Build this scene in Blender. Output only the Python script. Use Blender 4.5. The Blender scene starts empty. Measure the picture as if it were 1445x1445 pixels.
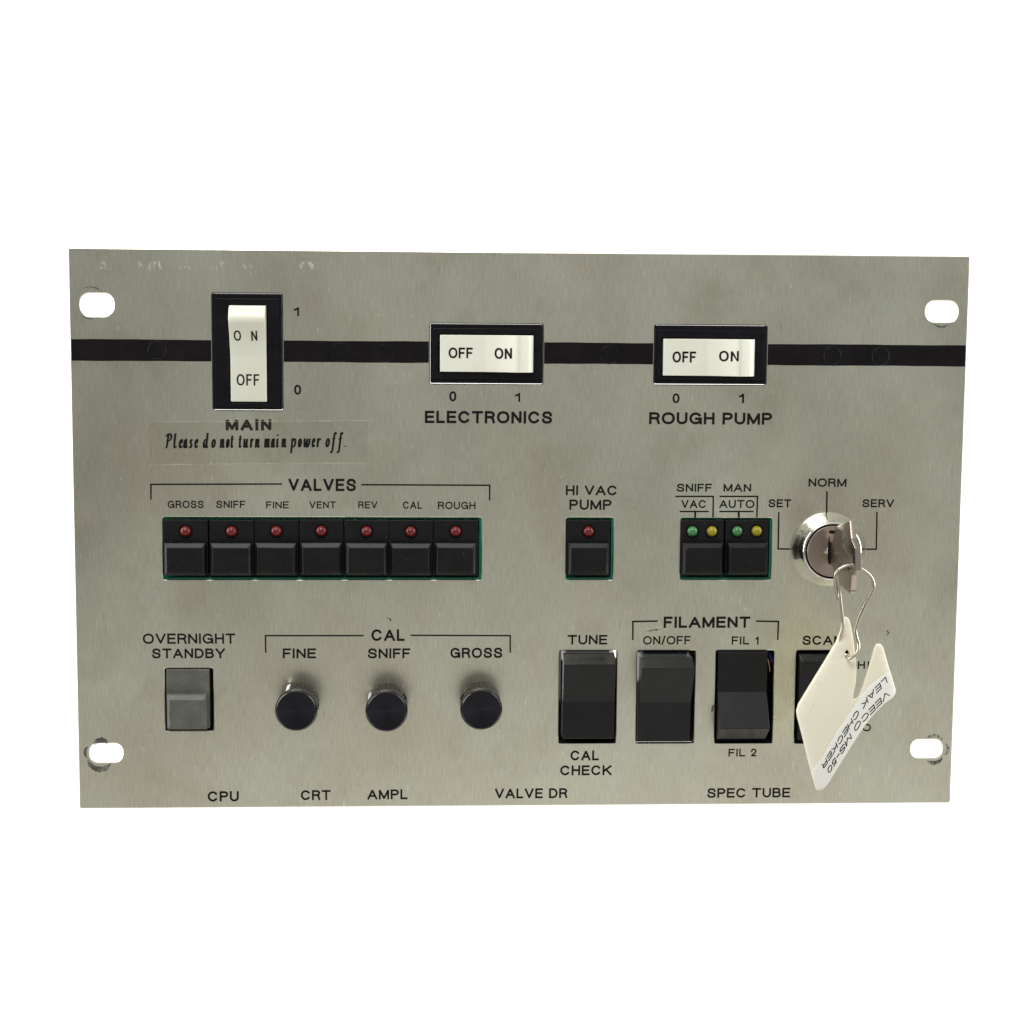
import bpy, math, random
from mathutils import Matrix, Vector

scene = bpy.context.scene
COL = scene.collection
MM = 0.001
random.seed(7)

# ------------------------------------------------------------------ camera
# Panel frame used throughout (millimetres): x right, y up from the panel's
# bottom edge, z out of the panel towards the viewer.  The panel stands upright,
# so panel (x, y, z) becomes world (x, -z, y).
PW, PH, PT = 355.0, 223.2, 3.0
CX, CY, CZ = -39.1253, 84.5064 + PH / 2, 680.0
CA, CB, CC, FOC = -0.1109, -0.0507, 0.0021, 2420.1
STAND = Matrix.Rotation(math.radians(90), 4, 'X')
CROT = (Matrix.Rotation(CA, 3, 'X') @ Matrix.Rotation(CB, 3, 'Y') @ Matrix.Rotation(CC, 3, 'Z'))

cam = bpy.data.cameras.new('camera')
cam.sensor_width = 36.0
cam.lens = 36.0 * FOC / 1445.0
cam.clip_start = 0.01
cam.clip_end = 50.0
cam_o = bpy.data.objects.new('camera', cam)
COL.objects.link(cam_o)
cam_o.matrix_world = STAND @ Matrix.Translation((CX * MM, CY * MM, CZ * MM)) @ CROT.to_4x4()
scene.camera = cam_o

# ------------------------------------------------------------------ world: grey room graded for the panel's reflections, light above and below, dark between
world = bpy.data.worlds.new('World')
scene.world = world
world.use_nodes = True
wn, wl = world.node_tree.nodes, world.node_tree.links
bg = wn['Background']
tc = wn.new('ShaderNodeTexCoord')
sp = wn.new('ShaderNodeSeparateXYZ')
mr = wn.new('ShaderNodeMapRange')
mr.inputs['From Min'].default_value = -1.0
mr.inputs['From Max'].default_value = 1.0
rp = wn.new('ShaderNodeValToRGB')
for e, (p, c) in zip([rp.color_ramp.elements[0], rp.color_ramp.elements[1]],
                     [(0.0, (1.0, 0.98, 0.9, 1)), (1.0, (0.80, 0.80, 0.77, 1))]):
    e.position, e.color = p, c
for p, c in ((0.31, (0.92, 0.90, 0.82, 1)), (0.375, (0.58, 0.565, 0.51, 1)), (0.435, (0.17, 0.160, 0.138, 1)), (0.50, (0.345, 0.352, 0.335, 1)), (0.56, (0.37, 0.375, 0.355, 1)), (0.68, (0.46, 0.46, 0.44, 1))):
    e = rp.color_ramp.elements.new(p)
    e.color = c
wl.new(tc.outputs['Generated'], sp.inputs[0])
wl.new(sp.outputs['Z'], mr.inputs['Value'])
wl.new(mr.outputs[0], rp.inputs[0])
# surround dimmed towards the left to darken the panel there
mx = wn.new('ShaderNodeMapRange')
mx.inputs['From Min'].default_value, mx.inputs['From Max'].default_value = -0.26, 0.0
mx.inputs['To Min'].default_value, mx.inputs['To Max'].default_value = 0.66, 1.0
wl.new(sp.outputs['X'], mx.inputs['Value'])
mc = wn.new('ShaderNodeVectorMath')
mc.operation = 'SCALE'
wl.new(rp.outputs[0], mc.inputs[0])
wl.new(mx.outputs[0], mc.inputs['Scale'])
wl.new(mc.outputs[0], bg.inputs['Color'])
bg.inputs['Strength'].default_value = 1.0


# ------------------------------------------------------------------ lamps
def area_lamp(name, loc, aim, sx, sy, watts, colour=(1, 1, 1)):
    l = bpy.data.lights.new(name, 'AREA')
    l.shape, l.size, l.size_y, l.energy, l.color = 'RECTANGLE', sx, sy, watts, colour
    o = bpy.data.objects.new(name, l)
    o.location = loc
    o.rotation_euler = (Vector(aim) - Vector(loc)).to_track_quat('-Z', 'Y').to_euler()
    COL.objects.link(o)
    return o


area_lamp('ceiling_lamp', (-0.25, -0.75, 1.15), (0, 0, 0.12), 0.7, 0.45, 9.5, (1.0, 0.985, 0.95))
area_lamp('backdrop_fill_lamp', (-1.15, 0.10, 0.5), (0.1, 0.75, 0.1), 0.6, 1.2, 24.0)  # this pair is added out of view, only to whiten the backdrop
area_lamp('backdrop_fill_lamp', (1.15, 0.10, 0.5), (-0.1, 0.75, 0.1), 0.6, 1.2, 24.0)

scene.view_settings.view_transform = 'Standard'
scene.view_settings.look = 'None'
scene.view_settings.exposure = 0.0
scene.view_settings.gamma = 1.0


# ------------------------------------------------------------------ measuring the photograph
def ray(u, v):
    d = CROT @ Vector(((u - 722.5) / FOC, (722.5 - v) / FOC, -1.0))
    return Vector((CX, CY, CZ)), d


def at(u, v, z=0.0):
    """point of the panel frame at height z above the plate, measured in the photograph"""
    o, d = ray(u, v)
    return o + d * ((z - o.z) / d.z)


def at_x(u, v, x):
    o, d = ray(u, v)
    return o + d * ((x - o.x) / d.x)


# ------------------------------------------------------------------ materials
def material(name, colour, rough=0.5, metal=0.0, spec=0.5, coat=0.0, sss=0.0, trans=0.0, ior=1.45):
    m = bpy.data.materials.new(name)
    m.use_nodes = True
    p = m.node_tree.nodes['Principled BSDF']
    p.inputs['Base Color'].default_value = (*colour, 1)
    p.inputs['Roughness'].default_value = rough
    p.inputs['Metallic'].default_value = metal
    p.inputs['Specular IOR Level'].default_value = spec
    p.inputs['Coat Weight'].default_value = coat
    p.inputs['Coat Roughness'].default_value = 0.08
    p.inputs['IOR'].default_value = ior
    p.inputs['Transmission Weight'].default_value = trans
    if sss:
        p.inputs['Subsurface Weight'].default_value = sss
        p.inputs['Subsurface Radius'].default_value = (0.002, 0.002, 0.0015)
        p.inputs['Subsurface Scale'].default_value = 1.0
    return m


def nodes(m):
    return m.node_tree.nodes, m.node_tree.links, m.node_tree.nodes['Principled BSDF']


def tex_noise(m, scale, vec=(1, 1, 1), detail=2.0, rough=0.5, loc=(0, 0, 0), per_object=False):
    n, l, _ = nodes(m)
    t = n.new('ShaderNodeTexCoord')
    mp = n.new('ShaderNodeMapping')
    mp.inputs['Scale'].default_value = vec
    mp.inputs['Location'].default_value = loc
    x = n.new('ShaderNodeTexNoise')
    x.inputs['Scale'].default_value = scale
    x.inputs['Detail'].default_value = detail
    x.inputs['Roughness'].default_value = rough
    l.new(t.outputs['Object'], mp.inputs[0])
    l.new(mp.outputs[0], x.inputs['Vector'])
    if per_object:      # dust lies differently on every copy
        oi = n.new('ShaderNodeObjectInfo')
        va = n.new('ShaderNodeVectorMath')
        l.new(mp.outputs[0], va.inputs[0])
        l.new(oi.outputs['Random'], va.inputs[1])
        l.new(va.outputs[0], x.inputs['Vector'])
    return x.outputs['Fac']


def ramp(m, src, a, b, ca=(0, 0, 0, 1), cb=(1, 1, 1, 1)):
    n, l, _ = nodes(m)
    r = n.new('ShaderNodeValToRGB')
    r.color_ramp.elements[0].position, r.color_ramp.elements[0].color = a, ca
    r.color_ramp.elements[1].position, r.color_ramp.elements[1].color = b, cb
    l.new(src, r.inputs[0])
    return r.outputs[0]


def mix(m, fac, a, b, mode='MIX'):
    n, l, _ = nodes(m)
    x = n.new('ShaderNodeMix')
    x.data_type, x.blend_type = 'RGBA', mode
    for sock, val in ((x.inputs[0], fac), (x.inputs[6], a), (x.inputs[7], b)):
        if hasattr(val, 'links') or hasattr(val, 'is_linked'):
            l.new(val, sock)
        elif isinstance(val, tuple):
            sock.default_value = val if len(val) == 4 else (*val, 1)
        else:
            sock.default_value = val
    return x.outputs[2]


def bump(m, h, dist, strength=1.0):
    n, l, p = nodes(m)
    b = n.new('ShaderNodeBump')
    b.inputs['Distance'].default_value = dist
    b.inputs['Strength'].default_value = strength
    l.new(h, b.inputs['Height'])
    l.new(b.outputs[0], p.inputs['Normal'])


def brushed_steel():
    m = material('brushed_steel', (0.6, 0.59, 0.53), 0.3, 1.0)
    n, l, p = nodes(m)
    big = ramp(m, tex_noise(m, 16, (1, 0.8, 1), 4, 0.6), 0.36, 0.66)
    c = mix(m, big, (0.775, 0.782, 0.68), (0.71, 0.672, 0.57))
    streak = ramp(m, tex_noise(m, 60, (1, 0.5, 1), 5, 0.6, (3, 1, 0)), 0.3, 0.72)
    c = mix(m, streak, c, mix(m, 1.0, c, (0.965, 0.985, 0.975), 'MULTIPLY'))
    fine = tex_noise(m, 1700, (1, 0.10, 1), 3, 0.65)
    f2 = ramp(m, fine, 0.28, 0.72, (0.89, 0.89, 0.89, 1), (1.10, 1.10, 1.09, 1))
    c = mix(m, 1.0, c, f2, 'MULTIPLY')
    dark = ramp(m, tex_noise(m, 700, (1, 0.12, 1), 2, 0.5, (9, 2, 0)), 0.69, 0.78)
    c = mix(m, dark, c, mix(m, 1.0, c, (0.87, 0.85, 0.84), 'MULTIPLY'))
    speck = ramp(m, tex_noise(m, 620, (1, 0.5, 1), 1, 0.5, (0, 5, 0)), 0.725, 0.775)
    c = mix(m, speck, c, (0.88, 0.87, 0.78, 1))
    hair = ramp(m, tex_noise(m, 900, (1, 0.11, 1), 1, 0.5, (1, 7, 0)), 0.70, 0.78)
    c = mix(m, hair, c, mix(m, 1.0, c, (1.16, 1.16, 1.13), 'MULTIPLY'))
    stain = ramp(m, tex_noise(m, 34, (1, 0.75, 1), 5, 0.65, (6, 3, 0)), 0.52, 0.70)
    c = mix(m, stain, c, mix(m, 1.0, c, (0.90, 0.885, 0.86), 'MULTIPLY'))
    l.new(c, p.inputs['Base Color'])
    rr = ramp(m, tex_noise(m, 22, (1, 0.6, 1), 3), 0.3, 0.7, (0.25, 0.25, 0.25, 1), (0.34, 0.34, 0.34, 1))
    l.new(rr, p.inputs['Roughness'])
    bump(m, fine, 0.00003, 0.25)
    return m


def black_plastic(name, colour, rough, dust=0.75, spec=0.5):
    m = material(name, colour, rough, spec=spec)
    n, l, p = nodes(m)
    s = ramp(m, tex_noise(m, 1300, (1, 0.7, 1), 3, 0.65, per_object=True), dust, dust + 0.05)
    soft = ramp(m, tex_noise(m, 160, (1, 1, 1), 3, 0.6, (4, 4, 4), True), 0.35, 0.75)
    c = mix(m, soft, (*colour, 1), tuple(min(1, v * 1.5 + 0.002) for v in colour) + (1,))
    c = mix(m, s, c, (0.16, 0.15, 0.13, 1))
    l.new(c, p.inputs['Base Color'])
    bump(m, tex_noise(m, 2600, (1, 1, 1), 2), 0.00003, 0.35)
    return m


def decal(name, colour, scale, lo, hi, vec=(1, 1, 1), peak=0.85, rough=0.6):
    m = material(name, colour, rough)
    n, l, p = nodes(m)
    r = ramp(m, tex_noise(m, scale, vec, 4, 0.65), lo, hi, (0, 0, 0, 1), (peak, peak, peak, 1))
    l.new(r, p.inputs['Alpha'])
    return m


def yellowed_white():
    m = material('ivory_plastic', (0.80, 0.80, 0.71), 0.28, sss=0.12)
    n, l, p = nodes(m)
    c = mix(m, ramp(m, tex_noise(m, 90, detail=3), 0.35, 0.7), (0.765, 0.775, 0.69), (0.74, 0.735, 0.63))
    l.new(c, p.inputs['Base Color'])
    return m


def cream_tag():
    m = material('cream_plastic', (0.8, 0.76, 0.6), 0.4, sss=0.08)
    n, l, p = nodes(m)
    c = mix(m, ramp(m, tex_noise(m, 45, detail=4, rough=0.6), 0.35, 0.7), (0.86, 0.83, 0.69), (0.84, 0.79, 0.63))
    c = mix(m, ramp(m, tex_noise(m, 130, (1, 1, 1), 3, 0.6, (2, 8, 0)), 0.735, 0.80), c, (0.62, 0.52, 0.32, 1))
    l.new(c, p.inputs['Base Color'])
    return m


def turned_black():
    m = material('turned_black', (0.030, 0.030, 0.038), 0.34, 1.0)
    n, l, p = nodes(m)
    t = n.new('ShaderNodeTangent')
    t.direction_type, t.axis = 'RADIAL', 'Z'
    l.new(t.outputs[0], p.inputs['Tangent'])
    p.inputs['Anisotropic'].default_value = 0.8
    x = n.new('ShaderNodeTexCoord')
    w = n.new('ShaderNodeTexWave')
    w.wave_type, w.rings_direction = 'RINGS', 'Z'
    w.inputs['Scale'].default_value = 900
    w.inputs['Distortion'].default_value = 0.6
    l.new(x.outputs['Object'], w.inputs['Vector'])
    bump(m, w.outputs['Fac'], 0.00002, 0.3)
    return m


M = {
    'steel': brushed_steel(),
    'ink': material('black_ink', (0.008, 0.008, 0.007), 0.7, spec=0.15),
    'stripe': black_plastic('black_paint', (0.005, 0.004, 0.0045), 0.5, 0.80, 0.14),
    'bezel': black_plastic('bezel_black', (0.004, 0.004, 0.006), 0.4, 0.8, 0.17),
    'button': black_plastic('button_black', (0.004, 0.004, 0.0048), 0.38, 0.70, 0.31),
    'rocker': black_plastic('rocker_black', (0.004, 0.004, 0.0055), 0.34, 0.82, 0.36),
    'dark': material('dark_housing', (0.004, 0.004, 0.005), 0.7, spec=0.12),
    'ivory': yellowed_white(),
    'grey': black_plastic('grey_plastic', (0.088, 0.092, 0.080), 0.42, 0.86, 0.5),
    'green_board': material('green_board', (0.0, 0.16, 0.095), 0.35),
    'red_led': material('red_lens', (0.13, 0.006, 0.006), 0.3, coat=0.15, sss=0.15),
    'green_led': material('green_lens', (0.045, 0.20, 0.065), 0.2, coat=0.3, sss=0.2),
    'yellow_led': material('yellow_lens', (0.30, 0.26, 0.008), 0.2, coat=0.3, sss=0.2),
    'chrome': material('chrome', (0.78, 0.77, 0.73), 0.13, 1.0),
    'plug': material('nickel_plug', (0.47, 0.395, 0.35), 0.3, 1.0),
    'nickel': material('nickel_key', (0.46, 0.395, 0.345), 0.22, 1.0),
    'wire': material('steel_wire', (0.50, 0.46, 0.40), 0.28, 1.0),
    'knob': material('anodised_black', (0.075, 0.072, 0.068), 0.26, 0.92),
    'knob_face': turned_black(),
    'white_mark': material('white_paint', (0.82, 0.82, 0.78), 0.4),
    'cream': cream_tag(),
    'sticker': material('white_sticker', (0.90, 0.895, 0.855), 0.35),
    'blue_wire': material('blue_insulation', (0.004, 0.008, 0.06), 0.35),
    'copper': material('copper_strand', (0.55, 0.27, 0.16), 0.35, 1.0),
    'scuff': decal('dark_scuff', (0.03, 0.03, 0.03), 800, 0.40, 0.62, (1, 0.6, 1)),
    'scuff_heavy': decal('heavy_scuff', (0.06, 0.06, 0.056), 330, 0.22, 0.62, peak=0.8),
    'scuff_light': decal('pale_rub', (0.75, 0.75, 0.68), 700, 0.52, 0.68, (1, 0.45, 1), 0.55),
    'rust': decal('rust_spot', (0.10, 0.045, 0.025), 900, 0.35, 0.6),
}
# clear tape: mostly see-through film with a faint tint and gloss
tape_m = material('clear_tape', (0.20, 0.18, 0.13), 0.35, spec=0.2)
nodes(tape_m)[2].inputs['Alpha'].default_value = 0.065
M['tape'] = tape_m
edge_m = material('tape_edge', (0.75, 0.72, 0.62), 0.3)
_e = ramp(edge_m, tex_noise(edge_m, 120, (1, 1, 1), 3), 0.42, 0.62, (0.05, 0.05, 0.05, 1), (0.38, 0.38, 0.38, 1))
edge_m.node_tree.links.new(_e, nodes(edge_m)[2].inputs['Alpha'])
M['tape_edge'] = edge_m


# ------------------------------------------------------------------ mesh building
class MB:
    def __init__(self):
        self.v, self.f = [], []

    def add(self, vs, fs):
        b = len(self.v)
        self.v += [tuple(p) for p in vs]
        self.f += [tuple(b + i for i in f) for f in fs]
        return self

    def box(self, x0, x1, y0, y1, z0, z1):
        return self.add([(x0, y0, z0), (x1, y0, z0), (x1, y1, z0), (x0, y1, z0),
                         (x0, y0, z1), (x1, y0, z1), (x1, y1, z1), (x0, y1, z1)],
                        [(3, 2, 1, 0), (4, 5, 6, 7), (0, 1, 5, 4), (1, 2, 6, 5), (2, 3, 7, 6), (3, 0, 4, 7)])

    def loft(self, rings, cap0=True, cap1=True):
        """closed rings of equal length, counter-clockwise seen from the last one"""
        n = len(rings[0])
        vs = [p for r in rings for p in r]
        fs = []
        for k in range(len(rings) - 1):
            for i in range(n):
                j = (i + 1) % n
                fs.append((k * n + i, k * n + j, (k + 1) * n + j, (k + 1) * n + i))
        if cap0:
            fs.append(tuple(range(n - 1, -1, -1)))
        if cap1:
            fs.append(tuple((len(rings) - 1) * n + i for i in range(n)))
        return self.add(vs, fs)

    def lathe(self, cx, cy, prof, n=64, rib=0.0, ribs=0, rib_z=(0, 0)):
        rings = []
        for r, z in prof:
            ring = []
            for i in range(n):
                a = 2 * math.pi * i / n
                rr = r
                if rib and rib_z[0] <= z <= rib_z[1]:
                    rr = r - rib * (0.5 - 0.5 * math.cos(a * ribs))
                ring.append((cx + rr * math.cos(a), cy + rr * math.sin(a), z))
            rings.append(ring)
        return self.loft(rings)

    def tube(self, pts, r, n=10):
        pts = [Vector(p) for p in pts]
        rings = []
        up = None
        for i, p in enumerate(pts):
            t = (pts[min(i + 1, len(pts) - 1)] - pts[max(i - 1, 0)]).normalized()
            if up is None:
                up = Vector((0, 0, 1)) if abs(t.z) < 0.9 else Vector((1, 0, 0))
            s = t.cross(up).normalized()
            up = s.cross(t).normalized()
            rings.append([p + (s * math.cos(2 * math.pi * k / n) - up * math.sin(2 * math.pi * k / n)) * r
                          for k in range(n)])
        return self.loft([list(reversed(q)) for q in rings][::1], True, True)

    def prism(self, outline, axis, a, b):
        """outline of (p, q): axis 'x' -> (y, z) outline, axis 'y' -> (x, z), axis 'z' -> (x, y)"""
        def put(p, q, w):
            return {'x': (w, p, q), 'y': (p, w, q), 'z': (p, q, w)}[axis]
        r0 = [put(p, q, a) for p, q in outline]
        r1 = [put(p, q, b) for p, q in outline]
        return self.loft([r0, r1])


ORIGIN = {}


def finish(me, smooth, sharp):
    me.validate()
    import bmesh
    bm = bmesh.new()
    bm.from_mesh(me)
    bmesh.ops.recalc_face_normals(bm, faces=bm.faces)
    bm.to_mesh(me)
    bm.free()
    if smooth:
        me.shade_smooth()
        me.set_sharp_from_angle(angle=math.radians(sharp))


def link(name, data, parent, org):
    o = bpy.data.objects.new(name, data)
    COL.objects.link(o)
    if parent is None:
        o.location = STAND @ (Vector(org) * MM)
        o.rotation_euler = (math.radians(90), 0, 0)
    else:
        o.parent = parent
        o.location = (Vector(org) - Vector(ORIGIN[parent.name])) * MM
    ORIGIN[o.name] = tuple(org)
    return o


def obj(name, mb, mat, parent, org=(0, 0, 0), smooth=False, sharp=35, bevel=0.0, fix=True, label=None):
    me = bpy.data.meshes.new(name)
    me.from_pydata([((x - org[0]) * MM, (y - org[1]) * MM, (z - org[2]) * MM) for x, y, z in mb.v], [], mb.f)
    me.materials.append(M[mat])
    if fix:
        finish(me, smooth, sharp)
    o = link(name, me, parent, org)
    if bevel:
        bv = o.modifiers.new('edge', 'BEVEL')
        bv.width, bv.segments, bv.limit_method = bevel * MM, 2, 'ANGLE'
        bv.angle_limit = math.radians(25)
    if label:
        o['label'] = label
    return o


def thing(name, org, label, category):
    o = link(name, None, None, org)
    o.empty_display_size = 0.01
    o['label'], o['category'] = label, category
    return o


def copy_tree(o, org, parent):
    c = o.copy()
    COL.objects.link(c)
    c.parent = parent
    c.location = (Vector(org) - Vector(ORIGIN[parent.name]) + Vector((random.uniform(-.12, .12), random.uniform(-.1, .1), random.uniform(-.2, .1)))) * MM
    c.rotation_euler = (math.radians(random.uniform(-.6, .6)), math.radians(random.uniform(-.8, .8)), math.radians(random.uniform(-.5, .5)))
    ORIGIN[c.name] = tuple(org)
    for ch in o.children:
        d = ch.copy()
        COL.objects.link(d)
        d.parent = c
    return c


def sheet(outlines, z0, z1, bev):
    """plate cut from an outline with holes, thickness z0..z1, rounded edges; returns a mesh builder"""
    cu = bpy.data.curves.new('outline', 'CURVE')
    cu.dimensions, cu.fill_mode = '2D', 'BOTH'
    cu.extrude = ((z1 - z0) / 2 - bev)
    cu.bevel_depth, cu.bevel_resolution, cu.offset = bev, 1, -bev
    for pts in outlines:
        s = cu.splines.new('POLY')
        s.points.add(len(pts) - 1)
        for q, (x, y) in zip(s.points, pts):
            q.co = (x, y, 0, 1)
        s.use_cyclic_u = True
    co = bpy.data.objects.new('outline', cu)
    COL.objects.link(co)
    dg = bpy.context.evaluated_depsgraph_get()
    me = bpy.data.meshes.new_from_object(co.evaluated_get(dg))
    mb = MB()
    zc = (z0 + z1) / 2
    mb.add([(v.co.x, v.co.y, v.co.z + zc) for v in me.vertices], [tuple(p.vertices) for p in me.polygons])
    bpy.data.objects.remove(co)
    bpy.data.curves.remove(cu)
    bpy.data.meshes.remove(me)
    # weld the fill to the sides
    import bmesh
    bm = bmesh.new()
    vs = [bm.verts.new(p) for p in mb.v]
    for f in mb.f:
        try:
            bm.faces.new([vs[i] for i in f])
        except ValueError:
            pass
    bmesh.ops.remove_doubles(bm, verts=bm.verts, dist=0.002)
    bm.verts.index_update()
    out = MB()
    out.add([tuple(v.co) for v in bm.verts], [tuple(v.index for v in f.verts) for f in bm.faces])
    bm.free()
    return out


def rrect(x0, x1, y0, y1, r, n=5):
    pts = []
    for cx, cy, a0 in ((x1 - r, y1 - r, 0), (x0 + r, y1 - r, 90), (x0 + r, y0 + r, 180), (x1 - r, y0 + r, 270)):
        for k in range(n + 1):
            a = math.radians(a0 + 90 * k / n)
            pts.append((cx + r * math.cos(a), cy + r * math.sin(a)))
    return pts


def rect_px(u0, v0, u1, v1, z=0.0):
    """(x0, x1, y0, y1) of a rectangle whose box in the photograph is u0..u1, v0..v1"""
    uc, vc = (u0 + u1) / 2, (v0 + v1) / 2
    return at(u0, vc, z).x, at(u1, vc, z).x, at(uc, v1, z).y, at(uc, v0, z).y


# ------------------------------------------------------------------ lettering
def arc(cx, cy, rx, ry, a0, a1, n=10):
    return [(cx + rx * math.cos(math.radians(a0 + (a1 - a0) * k / n)),
             cy + ry * math.sin(math.radians(a0 + (a1 - a0) * k / n))) for k in range(n + 1)]


def curve(pts, n=5):
    out = []
    for i in range(len(pts) - 1):
        p0, p1, p2, p3 = (Vector(pts[max(i - 1, 0)]), Vector(pts[i]), Vector(pts[i + 1]),
                          Vector(pts[min(i + 2, len(pts) - 1)]))
        for k in range(n):
            t = k / n
            out.append(tuple(0.5 * ((2 * p1) + (p2 - p0) * t + (2 * p0 - 5 * p1 + 4 * p2 - p3) * t * t
                                    + (3 * p1 - p0 - 3 * p2 + p3) * t ** 3)))
    out.append(tuple(pts[-1]))
    return out


def oval():
    p = []
    for k in range(28):
        a = 2 * math.pi * k / 28
        c, s = math.cos(a), math.sin(a)
        p.append((0.5 + 0.5 * math.copysign(abs(c) ** 0.9, c), 0.5 + 0.5 * math.copysign(abs(s) ** 0.9, s)))
    return p + [p[0]]


S_PTS = [(.95, .74), (.88, .9), (.72, .985), (.5, 1), (.25, .98), (.06, .82), (.08, .66), (.25, .56), (.5, .51),
         (.78, .44), (.96, .3), (.93, .13), (.75, .02), (.5, 0), (.22, .02), (.06, .12), (.01, .26)]
GLYPH = {  # ink width / cap height, centre-line strokes in a unit box
    'A': (.92, [[(0, 0), (.5, 1), (1, 0)], [(.2, .32), (.8, .32)]]),
    'B': (.80, [[(0, .54), (0, 1), (.58, 1)] + arc(.58, .77, .34, .23, 80, -90, 8) + [(0, .54)],
                [(0, .54), (0, 0), (.6, 0)] + arc(.6, .27, .40, .27, -80, 88, 8)]),
    'C': (.92, [arc(.5, .5, .5, .5, 38, 322, 22)]),
    'D': (.84, [[(0, .5), (0, 1), (.42, 1)] + arc(.42, .5, .58, .5, 84, -90, 14) + [(0, 0), (0, .5)]]),
    'E': (.74, [[(1, 1), (0, 1), (0, 0), (1, 0)], [(0, .52), (.9, .52)]]),
    'F': (.70, [[(1, 1), (0, 1), (0, 0)], [(0, .5), (.85, .5)]]),
    'G': (.94, [arc(.5, .5, .5, .5, 40, 335, 22) + [(1, .46), (.56, .46)], [(1, .46), (1, 0)]]),
    'H': (.80, [[(0, 0), (0, 1)], [(1, 0), (1, 1)], [(0, .52), (1, .52)]]),
    'I': (0, [[(.5, 0), (.5, 1)]]),
    'K': (.84, [[(0, 0), (0, 1)], [(1, 1), (0, .36)], [(.34, .6), (1, 0)]]),
    'L': (.66, [[(0, 1), (0, 0), (1, 0)]]),
    'M': (.96, [[(0, 0), (0, 1), (.5, .03), (1, 1), (1, 0)]]),
    'N': (.80, [[(0, 0), (0, 1), (1, 0), (1, 1)]]),
    'O': (.97, [oval()]),
    'P': (.76, [[(0, 0), (0, 1), (.6, 1)] + arc(.6, .74, .4, .26, 80, -90, 9) + [(0, .48)]]),
    'R': (.80, [[(0, 0), (0, 1), (.58, 1)] + arc(.58, .75, .4, .25, 80, -90, 9) + [(0, .5)],
                curve([(.5, .5), (.82, .42), (.92, .2), (1, 0)], 4)]),
    'S': (.82, [curve(S_PTS, 3)]),
    'T': (.84, [[(0, 1), (1, 1)], [(.5, 1), (.5, 0)]]),
    'U': (.80, [[(0, 1), (0, .36)] + arc(.5, .36, .5, .36, 190, 350, 12) + [(1, .36), (1, 1)]]),
    'V': (.88, [[(0, 1), (.5, 0), (1, 1)]]),
    'Y': (.88, [[(0, 1), (.5, .42), (1, 1)], [(.5, .42), (.5, 0)]]),
    '0': (.64, [oval()]),
    '1': (.34, [[(0, .74), (.55, .79), (1, 1), (1, 0)]]),
    '2': (.62, [curve([(.03, .68), (.1, .87), (.32, 1), (.64, 1), (.93, .87), (.97, .68), (.8, .46), (.3, .2),
                       (.02, 0)], 3) + [(1, 0)]]),
    '5': (.64, [[(.92, 1), (.2, 1), (.08, .48)] + curve([(.1, .5), (.32, .63), (.62, .63), (.92, .5), (1, .3),
                (.88, .1), (.6, 0), (.3, 0), (.03, .18)], 3)]),
    '/': (.42, [[(0, -.04), (1, 1.04)]]),
    '-': (.40, [[(0, .42), (1, .42)]]),
}


def ribbon(mb, pts, t, z, warp):
    q = [Vector(p) for p in pts]
    q = [p for i, p in enumerate(q) if i == 0 or (p - q[i - 1]).length > 1e-5]
    runs = [[q[0]]]
    for i in range(1, len(q)):
        runs[-1].append(q[i])
        if i < len(q) - 1:
            d0, d1 = (q[i] - q[i - 1]).normalized(), (q[i + 1] - q[i]).normalized()
            if d0.dot(d1) < 0.55:      # a corner: end this stroke and start another
                e = 0.5 if d0.dot(d1) > -0.3 else 0.22
                runs[-1][-1] = q[i] + d0 * t * (e - 0.5)
                runs.append([q[i] - d1 * t * (e - 0.5)])
    for k, run in enumerate(runs):
        strip(mb, run, t, z + 0.0013 * k, warp)


def strip(mb, q, t, z, warp):
    closed = (q[0] - q[-1]).length < 1e-4
    if closed:
        q = q[:-1]
    else:
        q[0] = q[0] + (q[0] - q[1]).normalized() * t / 2
        q[-1] = q[-1] + (q[-1] - q[-2]).normalized() * t / 2
    n = len(q)
    left, right = [], []
    for i in range(n):
        a = q[i] - q[i - 1] if (i > 0 or closed) else q[1] - q[0]
        b = q[(i + 1) % n] - q[i] if (i < n - 1 or closed) else q[-1] - q[-2]
        a, b = a.normalized(), b.normalized()
        na, nb = Vector((-a.y, a.x)), Vector((-b.y, b.x))
        m = na + nb
        if m.length < 1e-4:
            m = na
        m.normalize()
        k = min(1 / max(m.dot(na), 0.2), 1.6) * t / 2
        left.append(q[i] + m * k)
        right.append(q[i] - m * k)
    vs = [warp(p.x, p.y, z) for p in left] + [warp(p.x, p.y, z) for p in right]
    m = n if closed else n - 1
    mb.add(vs, [(i, n + i, n + (i + 1) % n, (i + 1) % n) for i in range(m)])


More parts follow.
